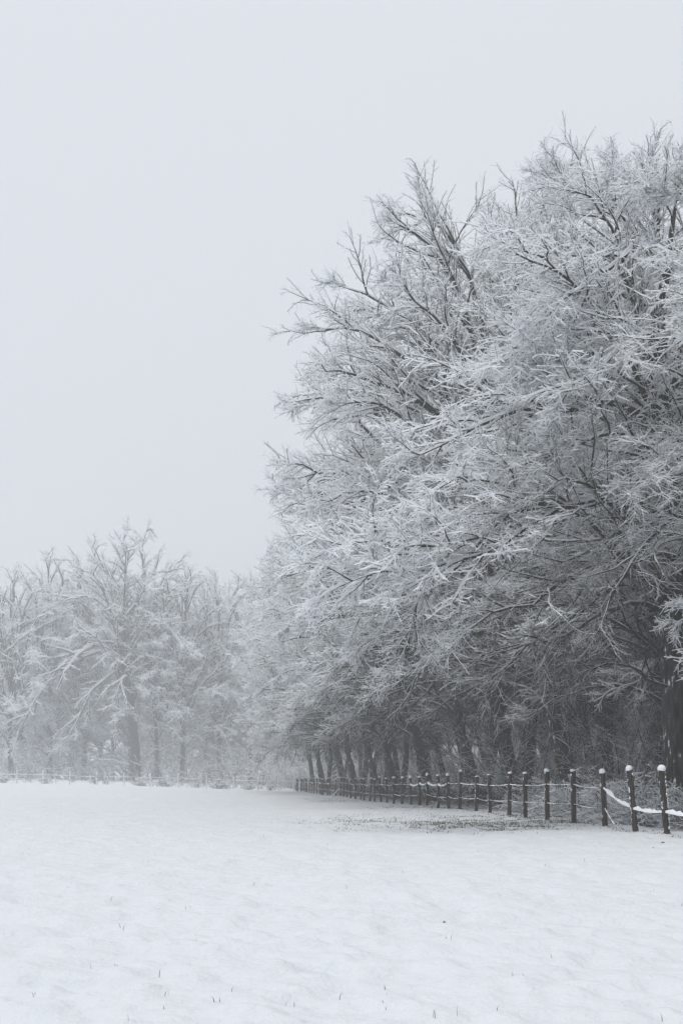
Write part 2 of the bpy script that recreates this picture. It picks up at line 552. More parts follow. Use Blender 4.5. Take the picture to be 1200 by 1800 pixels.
def tree_parts(trunks, tr_r, limbs, rng, n2=13, n3=9, n4=8, tw=1.0, l2=(0.34, 0.12), l3=0.36, l4=(0.10, 0.22),
               q3=4, drop2=0.085, fluff=1.0, limb_r=0.0142, bark=None, twig=None, snow=None, kt=14, fl=None, lr=None, shelter=True, cx=-0.8, reach=7.0):
    """meshes of one tree: trunks, limbs, crown (branches and twigs) and the snow lying on them.
    tw scales twig and snow widths; fl is the snow load of each limb; low sheltered twigs carry less snow"""
    bark = bark or M_BARK; twig = twig or M_TWIG; snow = snow or M_SNOW
    snow_g, crown_g = Geo(), Geo()
    tr = []
    for P, R in zip(trunks, tr_r):
        g = Geo(); tube(g, P[None], R[None], kt); tr.append(g.mesh('trunk', M_BARK_EDGE if bark is M_BARK else bark))
    lm = []
    LP = np.stack(limbs)
    Ln = plen(LP)
    if fl is None:
        fl = 0.7 + 0.6 * rng.random(len(LP))
    fl = np.asarray(fl, float) * fluff
    def load(P, f):
        if not shelter: return f[:, None] * np.ones(P.shape[1])[None]
        rad = np.hypot(P[..., 0] - cx, P[..., 1])
        e = np.maximum(sstep(4.0, 12.5, P[..., 2]), 0.62 * sstep(0.60 * reach, 1.05 * reach, rad) * sstep(2.0, 5.0, P[..., 2]))
        return f[:, None] * (0.04 + 1.56 * e)
    R0 = np.clip(limb_r * Ln ** 1.05, 0.03, 0.24) * (np.ones(len(LP)) if lr is None else np.asarray(lr))
    fr = np.linspace(1, 0, LQ) ** 0.9
    LR = R0[:, None] * (0.12 + 0.88 * fr[None, :])
    for k in range(len(limbs)):
        g = Geo(); tube(g, LP[k:k + 1], LR[k:k + 1], 7); lm.append(g.mesh('limb', bark))
    A = LP[:, 1:]; AR = LR[:, 1:]
    snow_ridge(snow_g, A, AR * 0.97, AR * 0.84 + 0.004 * tw, 0.030 * load(A, fl) * tw ** 0.5 + AR * 0.22, 5, rng, 0.3, 0.5)
    # side branches
    P2, L2 = spawn(LP, Ln, n2, 0.16, 1.0, 16, 44, lambda s, l: l * (l2[0] * (1 - s) + l2[1]) + 0.35, 7, rng, 0.17, drop2, 0.03, 0.05, 0.38)
    tipP = grow(LP[:, -1], LP[:, -1] - LP[:, -2], 0.6 + 0.4 * rng.random(len(LP)), 7, rng, 0.16, drop2, 0.02)
    f2 = np.concatenate([np.repeat(fl, n2), fl]) * (0.75 + 0.5 * rng.random(len(P2) + len(tipP)))
    P2 = np.concatenate([P2, tipP]); L2 = np.concatenate([L2, plen(tipP)])
    f7 = np.linspace(1, 0.15, 7)[None]
    R2 = np.maximum(0.0128 * L2 ** 1.05, 0.009)[:, None] * f7 * max(1, tw * 0.7)
    tube(crown_g, P2, R2, 5)
    ld = load(P2, f2)
    snow_ridge(snow_g, P2, R2 * 0.9, R2 * 0.85 + 0.007 * tw * np.clip(ld, 0.3, 2), 0.020 * ld * tw + R2 * 0.25, 3, rng, 0.45, 0.1)
    # branchlets: long, thin and wavering
    P3, L3 = spawn(P2, L2, n3, 0.06, 1.0, 16, 46, lambda s, l: l * l3 * (1.05 - 0.6 * s) + 0.22, q3, rng, 0.19, drop2, 0.02, 0.02, 0.40)
    f3 = np.repeat(f2, n3) * (0.6 + 0.8 * rng.random(len(P3)))
    R3 = np.clip(0.0065 * L3, 0.0035, 0.008)[:, None] * np.linspace(1, 0.45, q3)[None] * tw
    under_bark(crown_g, P3, R3, 3)
    ld = load(P3, f3)
    snow_ridge(snow_g, P3, R3 * 0.9, R3 * 0.7 + 0.0050 * tw * np.clip(ld, 0.25, 2.2), 0.016 * ld * tw, 3, rng, 0.6)
    # twigs: many short ones, most under snow, some shaken bare
    P4, L4 = spawn(P3, L3, n4, 0.04, 1.0, 18, 70, lambda s, l: (l4[0] + (l4[1] - l4[0]) * (1 - s)) * (0.3 + 1.6 * rng.random(s.shape) ** 1.4), 2, rng, 0.2, 0.03, 0.0, 0.03, 0.6)
    f4 = np.repeat(f3, n4) * (0.5 + rng.random(len(P4)))
    f = np.array([[1, 0.5]])
    R4 = np.full((len(P4), 1), 0.0030 * tw) * f
    ld = load(P4, f4)
    white = rng.random(len(P4)) < np.clip(0.03 + 0.72 * ld.mean(1), 0, 0.88)
    under_bark(crown_g, P4[~white], R4[~white] * 1.1, 3)
    ld = ld[white]; R4 = R4[white]
    snow_ridge(snow_g, P4[white], R4 * 0.6, R4 * 0.8 + 0.0052 * tw * f * np.clip(ld, 0.35, 2.4), 0.0125 * ld * tw * (0.5 + 0.5 * f), 3, rng, 0.5)
    cm = crown_g.mesh('crown', twig)
    sm = snow_g.mesh('snow', snow, smooth=False)
    return dict(trunk=tr, limb=lm, crown=cm, snow=sm)

def plant_tree(parts, loc, label, group=None, rz=0.0, sc=1.0, name='beech_tree', cat='tree'):
    o = empty(name, loc, rz, sc)
    tag(o, label, cat, group)
    for me in parts['trunk']: link('trunk', me, o)
    for me in parts['limb']: link('limb', me, o)
    link('crown', parts['crown'], o)
    link('snow', parts['snow'], o)
    return o

def trunk_path(pts, r0, r1, Q=26, flare=1.0, rng=None, wig=0.02):
    P = resample(pts, Q, rng, wig)
    h = P[:, 2] - P[0, 2]
    t = np.linspace(0, 1, Q)
    R = r0 * (1 - t) ** 0.8 + r1
    R = R * (1 + 0.38 * flare * np.exp(-h / 0.40))
    if rng is not None:
        R = R * (1 + rng.normal(0, 0.025, Q))
    P[0, 2] -= 0.25
    return P, R

# ---- the near beech at the right edge: its main limbs as the photograph shows them
rng = np.random.default_rng(11)
def near_tree():
    rng = np.random.default_rng(5)
    base = at(1200, 1395, 27.0); base[2] = float(ground_z(base[0], base[1])) - 0.05
    px = lambda lst: np.array([at(*p) - base for p in lst])
    tp = px([(1198, 1440, 27), (1190, 1300, 27), (1183, 1190, 27), (1178, 1100, 27), (1186, 900, 27), (1168, 720, 27), (1158, 570, 27.2), (1176, 440, 27.3), (1188, 350, 27.4)])
    tp[0] = (0.0, 0.0, -0.1)
    T, R = trunk_path(tp, 0.36, 0.03, 34, rng=rng)
    explicit = [
        [(1186, 937, 27), (1151, 899, 26.5), (1092, 877, 26), (1037, 883, 25.5), (972, 891, 25), (929, 872, 24.6), (886, 850, 24.3), (820, 838, 24), (765, 862, 23.7)],
        [(1000, 890, 25.2), (940, 886, 24.8), (886, 910, 24.4), (842, 943, 24), (794, 959, 23.7), (734, 962, 23.3), (660, 950, 23), (590, 965, 22.8)],
        [(1000, 890, 25.3), (930, 925, 24.6), (870, 965, 24.2), (800, 985, 23.8), (735, 1005, 23.5), (660, 1005, 23.2), (600, 1030, 23)],
        [(1186, 930, 27), (1162, 921, 26.5), (1092, 942, 26), (1054, 980, 25.6), (1027, 1002, 25.3), (972, 1029, 25), (940, 1061, 24.7), (875, 1075, 24.4), (800, 1120, 24)],
        [(1184, 985, 27), (1160, 972, 26.4), (1110, 990, 26), (1078, 991, 25.7), (1030, 985, 25.4), (960, 1000, 25)],
        [(1184, 1210, 27), (1140, 1197, 26.5), (1124, 1181, 26.2), (1081, 1165, 25.9), (1040, 1175, 25.5), (990, 1190, 25)],
        [(1178, 1100, 27), (1146, 1024, 26.6), (1113, 997, 26.3), (1070, 959, 26), (1048, 932, 25.8), (1000, 885, 25.5), (930, 840, 25.2), (860, 800, 25)],
        [(1177, 470, 27), (1125, 428, 26.8), (1087, 369, 26.7), (1066, 341, 26.6), (1022, 335, 26.5), (1002, 325, 26.4), (975, 318, 26.3)],
        [(1184, 400, 27.2), (1169, 360, 27), (1137, 338, 27), (1100, 325, 27), (1070, 330, 27)],
        [(1160, 560, 27), (1100, 520, 26.5), (1000, 490, 26), (962, 466, 25.8), (937, 431, 25.6), (905, 412, 25.4)],
        [(1165, 480, 27), (1125, 428, 26), (1105, 445, 25.4), (1075, 470, 25), (1040, 495, 24.7), (1000, 520, 24.4), (945, 560, 24.2)],
        [(1158, 640, 27), (1100, 610, 26), (1040, 620, 25.4), (980, 630, 25), (920, 615, 24.7), (870, 640, 24.4)],
        [(1170, 760, 27), (1090, 710, 26), (1000, 720, 25.4), (900, 725, 25), (820, 760, 24.6), (740, 800, 24.2)],
        [(1100, 1010, 26.1), (1040, 1060, 25.5), (960, 1110, 25), (900, 1160, 24.5), (866, 1215, 24.2)],
        [(842, 943, 24), (770, 990, 23.8), (735, 1060, 23.6), (715, 1130, 23.5), (695, 1180, 23.4)],
        [(1178, 1090, 27), (1130, 1060, 26.2), (1060, 1075, 25.5), (990, 1120, 25), (920, 1130, 24.6), (850, 1150, 24.3)],
        [(1183, 850, 27), (1140, 790, 25.8), (1080, 760, 25), (1020, 780, 24.6), (960, 800, 24.3), (900, 830, 24)],
        [(1190, 800, 26.8), (1180, 770, 25.4), (1175, 800, 24.2), (1150, 830, 23.6), (1120, 860, 23.2)],
        [(1186, 900, 27), (1210, 860, 25.6), (1190, 900, 24.6), (1130, 960, 24), (1080, 1040, 23.6), (1050, 1110, 23.4)],
        [(1176, 700, 27), (1190, 640, 26), (1160, 600, 25), (1110, 600, 24.4), (1050, 650, 24), (990, 690, 23.7)],
        [(1176, 450, 27), (1230, 400, 26.5), (1215, 350, 26), (1190, 340, 25.5), (1155, 335, 25.2)],
    ]
    limbs = [resample(px(e), LQ, rng, 0.02) for e in explicit]
    fl = [2.6, 2.4, 2.3, 1.4, 0.9, 0.7, 1.0, 1.1, 1.0, 1.0, 2.6, 1.8, 2.0, 1.3, 0.8, 0.8, 1.6, 1.8, 1.0, 1.6, 1.2] + [0.7 + 0.6 * rng.random() for _ in range(13)]
    limbs += auto_limbs(T, 13, (4.0, 15.6, 6.0), rng, phi0=205, inner=0.6)
    P = tree_parts([T], [R], limbs, rng, n2=16, n3=13, n4=9, tw=1.02, q3=5, l2=(0.30, 0.13), fluff=1.05, fl=fl, lr=[0.8, 0.5, 0.5] + [0.8] * 11 + [0.4] + [0.8] * 19, drop2=0.07, l4=(0.10, 0.22))
    plant_tree(P, base, 'nearest big beech at right edge, low snow-laden limb reaching left over the field', 'beeches along the wood edge')
near_tree()

def edge_variant(seed, H, Rm, n=32, lean=-1.2, z0=3.0, r0=0.34, two=False, **kw):
    rng = np.random.default_rng(seed)
    pts = [(0, 0, 0), (lean * 0.26, 0.02, H * 0.10), (lean * 0.58, 0.1 * rng.normal(), H * 0.26), (lean * 0.8, 0.3 * rng.normal(), H * 0.45),
           (lean * 0.93, 0.35 * rng.normal(), H * 0.65), (lean, 0.3 * rng.normal(), H * 0.88)]
    T, R = trunk_path(pts, r0, 0.03, rng=rng)
    trunks, radii = [T], [R]
    limbs = auto_limbs(T, n, (z0, H, Rm), rng)
    if two:
        pts2 = [(0.25, 0.2, 0), (0.5 - lean * 0.1, 0.3, H * 0.12), (0.8, 0.5, H * 0.3), (0.6, 0.7, H * 0.5), (0.4, 0.6, H * 0.75)]
        T2, R2 = trunk_path(pts2, r0 * 0.75, 0.03, rng=rng)
        trunks.append(T2); radii.append(R2)
        limbs += auto_limbs(T2, n // 3, (z0 + 3, H * 0.93, Rm * 0.8), rng, phi0=215)
    return tree_parts(trunks, radii, limbs, rng, **kw)

VA = edge_variant(21, 21.6, 7.2, n=60, lean=-2.6, r0=0.30, n2=13, n3=12, n4=9, tw=1.45, l4=(0.12, 0.25))
VB = edge_variant(22, 20.3, 7.0, n=42, lean=-1.7, r0=0.27, two=True, n2=11, n3=10, n4=8, tw=1.95, l4=(0.17, 0.34))
VC = VB

def gpos(x, y, dz=-0.05):
    return (x, y, float(ground_z(x, y)) + dz)

G_EDGE = 'beeches along the wood edge'
edge = [
    (VA, 12.3, 23.5, 20, 0.62, 'tall beech beyond the right edge, its upper twigs entering the frame top right'),
    (VA, 10.8, 33.0, 40, 0.84, 'tall beech behind the nearest beech, crown forming the highest outline at right'),
    (VA, 8.6, 39.0, -6, 1.03, 'beech with thick leaning trunk behind the fence, left of the nearest beech'),
    (VB, 7.3, 45.0, 14, 1.12, 'forked beech with two upright stems standing left of the thick leaning trunk'),
    (VC, 6.5, 52.0, -12, 1.10, 'dense white beech crown bulging leftmost against the pale sky'),
    (VA, 5.0, 59.5, 22, 0.95, 'beech with slim leaning trunk behind the middle of the long fence'),
    (VC, 3.4, 67.0, 10, 0.95, 'beech with drooping grey crown beyond the slim leaning trunk'),
    (VB, 2.5, 75.0, -20, 0.98, 'hazy forked beech behind the closely ranked far fence posts'),
    (VC, 1.2, 84.0, -4, 1.0, 'hazy beech with low drooping crown near the fence corner'),
    (VA, 0.6, 93.0, 8, 0.98, 'pale beech second from the fence corner, trunk hidden by drooping twigs'),
    (VC, -1.6, 103.0, 24, 1.0, 'palest beech of the wood edge, standing at the fence corner'),
]
for parts, x, y, rz, sc, lab in edge:
    plant_tree(parts, gpos(x, y), lab, G_EDGE, math.radians(rz), sc)

# ---- trees inside the wood: bare dark trunks with high crowns
def inner_variant(seed, H, lean, r0, **kw):
    rng = np.random.default_rng(seed)
    pts = [(0, 0, 0), (lean * 0.2, 0.1, H * 0.15), (lean * 0.6, 0.2 * rng.normal(), H * 0.4), (lean, 0.3 * rng.normal(), H * 0.7), (lean, 0.3, H * 0.9)]
    T, R = trunk_path(pts, r0, 0.03, rng=rng)
    limbs = auto_limbs(T, 18, (5.5, H, 5.0), rng, inner=0.9)
    return tree_parts([T], [R], limbs, rng, n2=8, n3=6, n4=5, tw=2.8, l4=(0.25, 0.5), **kw)
VI = inner_variant(31, 20.0, -3.2, 0.21)
VJ = VI
G_IN = 'dim trunks inside the wood'
LAB_IN = 'dim bare trunk standing in the shade deep inside the wood behind the fence'
inner = [(VI, 12.2, 38, 0), (VJ, 10.6, 43, 80), (VI, 10.4, 50, 40), (VJ, 8.4, 53, 200), (VI, 13.5, 47, 150), (VJ, 7.4, 62, 20),
         (VI, 9.6, 64, 100), (VJ, 5.8, 72, 300), (VI, 7.4, 76, 10), (VJ, 4.6, 86, 60), (VI, 6.4, 92, 170), (VJ, 2.6, 98, 220), (VI, 14.0, 31, 30), (VJ, 15.5, 40, 120)]
rng = np.random.default_rng(35)
for k in range(110):                                   # the rows behind, closing the view
    y = 26 + 140 * ((k + rng.random()) / 110) ** 0.8
    x0 = float(fence_x(min(y, 108))) + 9.0
    inner.append((VI if k % 2 else VJ, x0 + (0.36 * y + 18 - x0) * rng.random(), y, 360 * rng.random()))
for k in range(18):                                   # and on beyond the fence corner
    inner.append((VI, -3.2 + 17 * rng.random(), 113 + 60 * (k + rng.random()) / 18, 360 * rng.random()))
for k in range(12):                                   # the wood goes on to the right, along the fence towards the viewer
    inner.append((VI if k % 2 else VJ, 16 + 12 * rng.random(), 2 + 22 * (k + rng.random()) / 12, 360 * rng.random()))
for parts, x, y, rz in inner:
    plant_tree(parts, gpos(x, y), LAB_IN, G_IN, math.radians(rz), min(0.9 + 0.2 * ((x * 7.3) % 1), (1.0 + 1080.0 * max(y, 22.0) / F) / 21.5))

# ---- far trees across the field
def far_hero():
    rng = np.random.default_rng(41)
    Y = 188.0
    base = at(240, 1380, Y); base[2] = float(ground_z(base[0], base[1])) - 0.1
    px = lambda lst: np.array([at(a, b, Y + c) - base for a, b, c in lst])
    tp = px([(240, 1380, 0), (236, 1320, 0), (228, 1240, 0), (220, 1180, 0), (217, 1130, 0), (212, 1090, 0)])
    tp[0] = (0, 0, -0.1)
    T, R = trunk_path(tp, 0.62, 0.52, 20, rng=rng)
    ex = [
        [(217, 1130, 0), (205, 1080, 0), (200, 1040, 0), (190, 1010, 1), (170, 985, 2), (160, 960, 2)],
        [(215, 1110, 0), (232, 1080, -1), (245, 1040, -1), (255, 1000, -1), (250, 960, 0), (262, 925, 0)],
        [(217, 1120, 0), (238, 1095, 1), (265, 1060, 2), (290, 1030, 3), (310, 990, 3)],
        [(212, 1100, 0), (190, 1070, -1), (160, 1050, -2), (120, 1050, -3), (90, 1065, -4)],
        [(228, 1190, 0), (245, 1175, 0), (265, 1165, -2), (285, 1160, -3), (300, 1180, -4)],
        [(222, 1180, 0), (205, 1150, -1), (180, 1145, -3), (140, 1160, -4), (100, 1190, -5), (70, 1230, -5)],
        [(220, 1160, 0), (200, 1130, -2), (160, 1135, -4), (110, 1170, -5), (60, 1240, -6), (25, 1300, -6)],
        [(224, 1210, 0), (210, 1180, -2), (190, 1190, -4), (160, 1220, -5), (135, 1270, -6), (110, 1310, -6)],
        [(226, 1220, 0), (225, 1190, -3), (215, 1195, -5), (205, 1230, -6), (205, 1280, -7)],
        [(215, 1120, 0), (215, 1070, 0), (225, 1020, 1), (215, 980, 1), (220, 935, 1)],
        [(230, 1230, 0), (250, 1210, 1), (275, 1215, 0), (300, 1240, -1), (315, 1290, -2)],
        [(213, 1100, 0), (195, 1060, 2), (150, 1020, 3), (110, 1000, 4)],
        [(217, 1120, 0), (250, 1100, -2), (290, 1100, -3), (330, 1130, -4)],
    ]
    limbs = [resample(px(e), LQ, rng, 0.05) for e in ex]
    limbs += auto_limbs(T, 14, (14.0, 43.0, 11.0), rng, phi0=250, inner=0.9, vmin=0.3)
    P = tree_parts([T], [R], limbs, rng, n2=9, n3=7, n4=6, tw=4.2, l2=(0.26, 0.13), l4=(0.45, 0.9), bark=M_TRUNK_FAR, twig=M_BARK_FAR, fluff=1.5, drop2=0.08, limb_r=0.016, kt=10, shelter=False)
    plant_tree(P, base, 'great hazy tree with thick trunk and fanning limbs across the field, largest there', 'frosted trees across the field', name='frosted_tree')
far_hero()

def far_variant(seed, H, Rm, n, z0=3.0, **kw):
    rng = np.random.default_rng(seed)
    pts = [(0, 0, 0), (0.2 * rng.normal(), 0, H * 0.2), (0.5 * rng.normal(), 0.3, H * 0.45), (0.6 * rng.normal(), 0, H * 0.7), (0.4 * rng.normal(), 0, H * 0.92)]
    T, R = trunk_path(pts, 0.40, 0.05, rng=rng)
    limbs = auto_limbs(T, n, (z0, H, Rm), rng, phi0=250, inner=0.8)
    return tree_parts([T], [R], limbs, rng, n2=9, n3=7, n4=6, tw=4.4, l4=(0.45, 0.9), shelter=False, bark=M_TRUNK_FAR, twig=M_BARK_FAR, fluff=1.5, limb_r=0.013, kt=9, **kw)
FA = far_variant(51, 40.0, 10.5, 28, z0=5.0)
FB = far_variant(52, 39.0, 10.0, 26, z0=8.0)
FCv = far_variant(53, 42.0, 8.5, 24, z0=11.0)
G_FAR = 'frosted trees across the field'
far = [
    (FB, 20, 184, 30, 0.93, 'hazy frosted tree at the far left edge across the field'),
    (FA, 88, 194, 100, 1.0, 'hazy frosted tree with crooked limbs between left edge and the great tree'),
    (FCv, 150, 201, 200, 1.02, 'slender frosted tree close behind the great tree, on its left'),
    (FB, 320, 190, 160, 1.0, 'frosted tree with forked top just right of the great tree'),
    (FCv, 275, 189, 20, 0.9, 'slim frosted tree between the great tree and the forked one'),
    (FA, 385, 197, 300, 0.97, 'faint frosted tree beside the wood edge, right end of the far trees'),
    (FCv, 440, 205, 250, 0.95, 'faint frosted tree half hidden behind the palest beech of the wood edge'),
]
for parts, p, y, rz, sc, lab in far:
    x = (p - 600) * y / F
    plant_tree(parts, gpos(x, y), lab, G_FAR, math.radians(rz), sc, name='frosted_tree')

# ---- masses nobody could count: the wood behind the far trees, the deep wood, the undergrowth
def mass(name, spots, protos, label, cat, bark_mat, rng):
    g = Geo()
    for (x, y, sc) in spots:
        (bv, bq, _), (sv, sq, _) = protos[rng.integers(len(protos))]
        a = rng.random() * 2 * math.pi
        c, s = math.cos(a) * sc, math.sin(a) * sc
        Rm = np.array([[c, -s, 0], [s, c, 0], [0, 0, sc]]).T
        off = np.array([x, y, float(ground_base(x, y)) - 0.1])
        g.add(bv @ Rm + off, bq, 0)
        g.add(sv @ Rm + off, sq, 1)
    o = g.build(name, [bark_mat, M_SNOW], smooth=False)
    tag(o, label, cat, kind='stuff')

rng = np.random.default_rng(61)
LAB_BACK = 'faint trunk of the pale wood fading into fog behind the far trees'
for k in range(42):
    y = 207 + 75 * rng.random()
    x = -94 + 92 * (k + rng.random()) / 42
    plant_tree((FA, FB, FCv)[k % 3], gpos(x, y), LAB_BACK, 'wood lost in the fog', 6.28 * rng.random(), 0.8 + 0.25 * rng.random(), name='frosted_tree')

# thin frosted saplings and brush filling the shade under the trees
def shrub(rng, h, stems, n2, n3, tw, arch=0.10, load=1.0):
    bark, snow = Geo(), Geo()
    a = rng.random(stems) * 2 * math.pi
    el = np.radians(35 + 45 * rng.random(stems))
    D = np.stack([np.cos(a) * np.cos(el), np.sin(a) * np.cos(el), np.sin(el)], 1)
    B = np.stack([0.3 * rng.normal(0, 1, stems) * h * 0.35, 0.3 * rng.normal(0, 1, stems) * h * 0.35, np.full(stems, -0.1)], 1)
    Ln = h * (0.6 + 0.6 * rng.random(stems))
    P1 = grow(B, D, Ln, 6, rng, 0.22, arch)
    R1 = (0.006 * Ln)[:, None] * np.linspace(1, 0.3, 6)[None] + 0.002
    tube(bark, P1, R1, 4)
    snow_ridge(snow, P1, R1, R1 * 0.8 + 0.004 * tw * load, (0.012 * tw + R1 * 0.3) * load, 3, rng, 0.5)
    P2, L2 = spawn(P1, Ln, n2, 0.15, 1, 25, 65, lambda s, l: l * (0.45 * (1 - s) + 0.12), 4, rng, 0.16, 0.05)
    R2 = np.full((len(P2), 4), 0.0045 * tw) * np.linspace(1, 0.5, 4)
    under_bark(bark, P2, R2, 3)
    snow_ridge(snow, P2, R2 * 0.8, R2 * 0.9 * load ** 0.5, 0.011 * tw * load, 3, rng, 0.5)
    P3, L3 = spawn(P2, L2, n3, 0.1, 1, 25, 60, lambda s, l: l * 0.35 + 0.1, 2, rng, 0.2, 0.03)
    R3 = np.full((len(P3), 2), 0.0035 * tw)
    under_bark(bark, P3, R3, 2)
    snow_ridge(snow, P3, R3 * 0.8, R3 * load ** 0.5, 0.008 * tw * load, 3, rng, 0.5)
    return bark.data(), snow.data()

rng = np.random.default_rng(71)
protos = [shrub(rng, 3.6, 7, 6, 4, 1.4, load=0.25) for _ in range(4)]
spots = []
for k in range(90):
    y = 26 + 80 * ((k + rng.random()) / 90) ** 1.35
    x = fence_x(y) + 2.6 + (7.0 + 0.14 * y) * rng.random() ** 1.1
    spots.append((x, y, (0.65 + 0.6 * rng.random()) * (0.7 if y < 34 else 1.0)))
mass('undergrowth', spots, protos, 'tangle of thin frosted saplings filling the shade between the trunks', 'undergrowth', M_TWIG, rng)

protos = [shrub(rng, 6.0, 8, 5, 3, 3.6, arch=0.05, load=0.15) for _ in range(3)]
spots = []
for k in range(64):
    y = 44 + 106 * (k + rng.random()) / 64
    x0 = float(fence_x(min(y, 108))) + 8
    spots.append((x0 + (0.36 * y + 12 - x0) * rng.random(), y, 0.9 + 0.6 * rng.random()))
mass('deep_brush', spots, protos, 'dark brush deep in the wood closing the view between the trunks', 'brush', M_TWIG, rng)
protos = [shrub(rng, 9.0, 7, 6, 3, 7.0, arch=0.04) for _ in range(3)]
spots = [(-78 + 78 * (k + rng.random()) / 52, 186 + 45 * rng.random(), 0.9 + 0.6 * rng.random()) for k in range(52)]
spots += [(-9 + 20 * rng.random(), 116 + 60 * rng.random(), 0.4 + 0.5 * rng.random()) for k in range(14)]
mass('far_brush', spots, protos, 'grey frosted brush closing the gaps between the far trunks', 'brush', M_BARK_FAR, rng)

protos = [shrub(rng, 3.2, 7, 6, 3, 2.6, arch=0.06, load=0.3) for _ in range(3)]
spots = [(-40 + 36 * (k + rng.random()) / 40, 115 + 22 * rng.random(), 0.6 + 0.5 * rng.random()) for k in range(40)]
mass('fence_brush', spots, protos, 'low grey brush right behind the far fence', 'brush', M_TWIG, rng)

# ---- bramble mounds behind the near fence and brush along the far fence
rng = np.random.default_rng(81)
def mound_meshes(rng, h, stems, tw, n2=7, n3=5):
    (bv, bq, bm), (sv, sq, sm) = shrub(rng, h, stems, n2, n3, tw, arch=0.42)
    return mesh_np('stems', bv, bq, bm, M_TWIG, False), mesh_np('snow', sv, sq, sm, M_SNOW, False)
br = [mound_meshes(rng, 1.5, 36, 1.8) for _ in range(2)]
bf = [mound_meshes(rng, 1.6, 22, 4.0, 5, 3) for _ in range(2)]
def mound(kind, name, x, y, rz, sc, label, cat, group):
    o = empty(name, gpos(x, y, 0), rz, sc)
    tag(o, label, cat, group)
    link('stems', kind[0], o); link('snow', kind[1], o)
G_BR = 'bramble mounds behind the near fence'
for i, (px_, y, sc, lab) in enumerate([
        (1190, 26.0, 0.8, 'snowy bramble mound behind the last leaning fence post at the right edge'),
        (1125, 27.5, 1.0, 'snowy bramble mound seen between the two leaning fence posts'),
        (1075, 29.0, 0.85, 'white bramble mound right of the last upright fence post'),
        (1030, 30.5, 0.95, 'widest white bramble mound, between the two nearest upright fence posts'),
        (978, 33.5, 0.8, 'bramble mound showing behind the third upright fence post from right'),
        (935, 37.5, 0.8, 'low snowy bramble mound at the foot of the thick leaning trunk')]):
    x = (px_ - 600) * y / F
    mound(br[i % 2], 'bramble', x, y, i * 1.3, sc, lab, 'bramble', G_BR)
G_BF = 'frosted bushes along the far fence'
for i, (px_, sc, lab) in enumerate([
        (8, 0.95, 'frosted bush at the left end of the far fence'),
        (78, 0.7, 'small frosted bush around the second far fence post from left'),
        (245, 0.8, 'frosted bush behind the far fence right of the great trunk'),
        (290, 0.9, 'broad frosted bush behind the middle of the far fence'),
        (345, 0.6, 'low frosted bush between two middle posts of the far fence'),
        (385, 1.0, 'largest frosted bush behind the far fence, near its right end'),
        (440, 0.8, 'frosted bush behind the right end of the far fence'),
        (475, 0.7, 'frosted bush tucked into the fence corner')]):
    y = 112.5
    mound(bf[i % 2], 'frosted_bush', (px_ - 600) * y / F, y, i * 2.1, sc, lab, 'bush', G_BF)

# ------------------------------------------------------------------ fences
rng = np.random.default_rng(91)
def lathe(prof, K=12, jit=0.0, rng=None):
    """prof: list of (r, z) from the bottom up; closed on top"""
    g = Geo()
    n = len(prof)
    V = []
    for r, z in prof:
        for k in range(K):
            a = 2 * math.pi * k / K
            rr = r * (1 + (rng.normal(0, jit) if rng is not None else 0))
            V.append((rr * math.cos(a), rr * math.sin(a), z))
    Q = []
    for i in range(n - 1):
        for k in range(K):
            Q.append((i * K + k, i * K + (k + 1) % K, (i + 1) * K + (k + 1) % K, (i + 1) * K + k))
    g.add(V, Q)
    return g

PH, PR = 1.25, 0.062
def post_mesh(seed, K=12):
    r = np.random.default_rng(seed)
    prof = [(PR * 1.04, -0.3), (PR * 1.03, 0.0)] + [(PR * (1 + r.normal(0, 0.02)), z) for z in np.linspace(0.15, PH - 0.03, 7)] + [(PR * 0.95, PH - 0.008), (PR * 0.85, PH), (0.002, PH + 0.002)]
    return lathe(prof, K, 0.02, r).mesh('post', M_WOOD)
def cap_mesh(seed, h, over):
    r = np.random.default_rng(seed)
    R_ = PR * over
    prof = [(R_ * 0.90, -0.035), (R_ * 1.02, -0.005), (R_ * 1.05, h * 0.3), (R_ * 0.93, h * 0.62), (R_ * 0.62, h * 0.88), (R_ * 0.28, h * 0.98), (0.002, h)]
    return lathe(prof, 12, 0.035, r).mesh('snow_cap', M_CAP)
posts_m = [post_mesh(i) for i in range(4)]
cap_low = [cap_mesh(10 + i, 0.035, 1.04) for i in range(2)]
cap_mid = [cap_mesh(20 + i, 0.06, 1.08) for i in range(2)]
cap_big = [cap_mesh(30 + i, 0.10, 1.17) for i in range(2)]

fence = empty('post_and_rope_fence', gpos(float(fence_x(21.0)), 21.0, 0))
tag(fence, 'long dark wooden post fence with two rope strands along the wood edge', 'fence')
fo = np.array(fence.location)

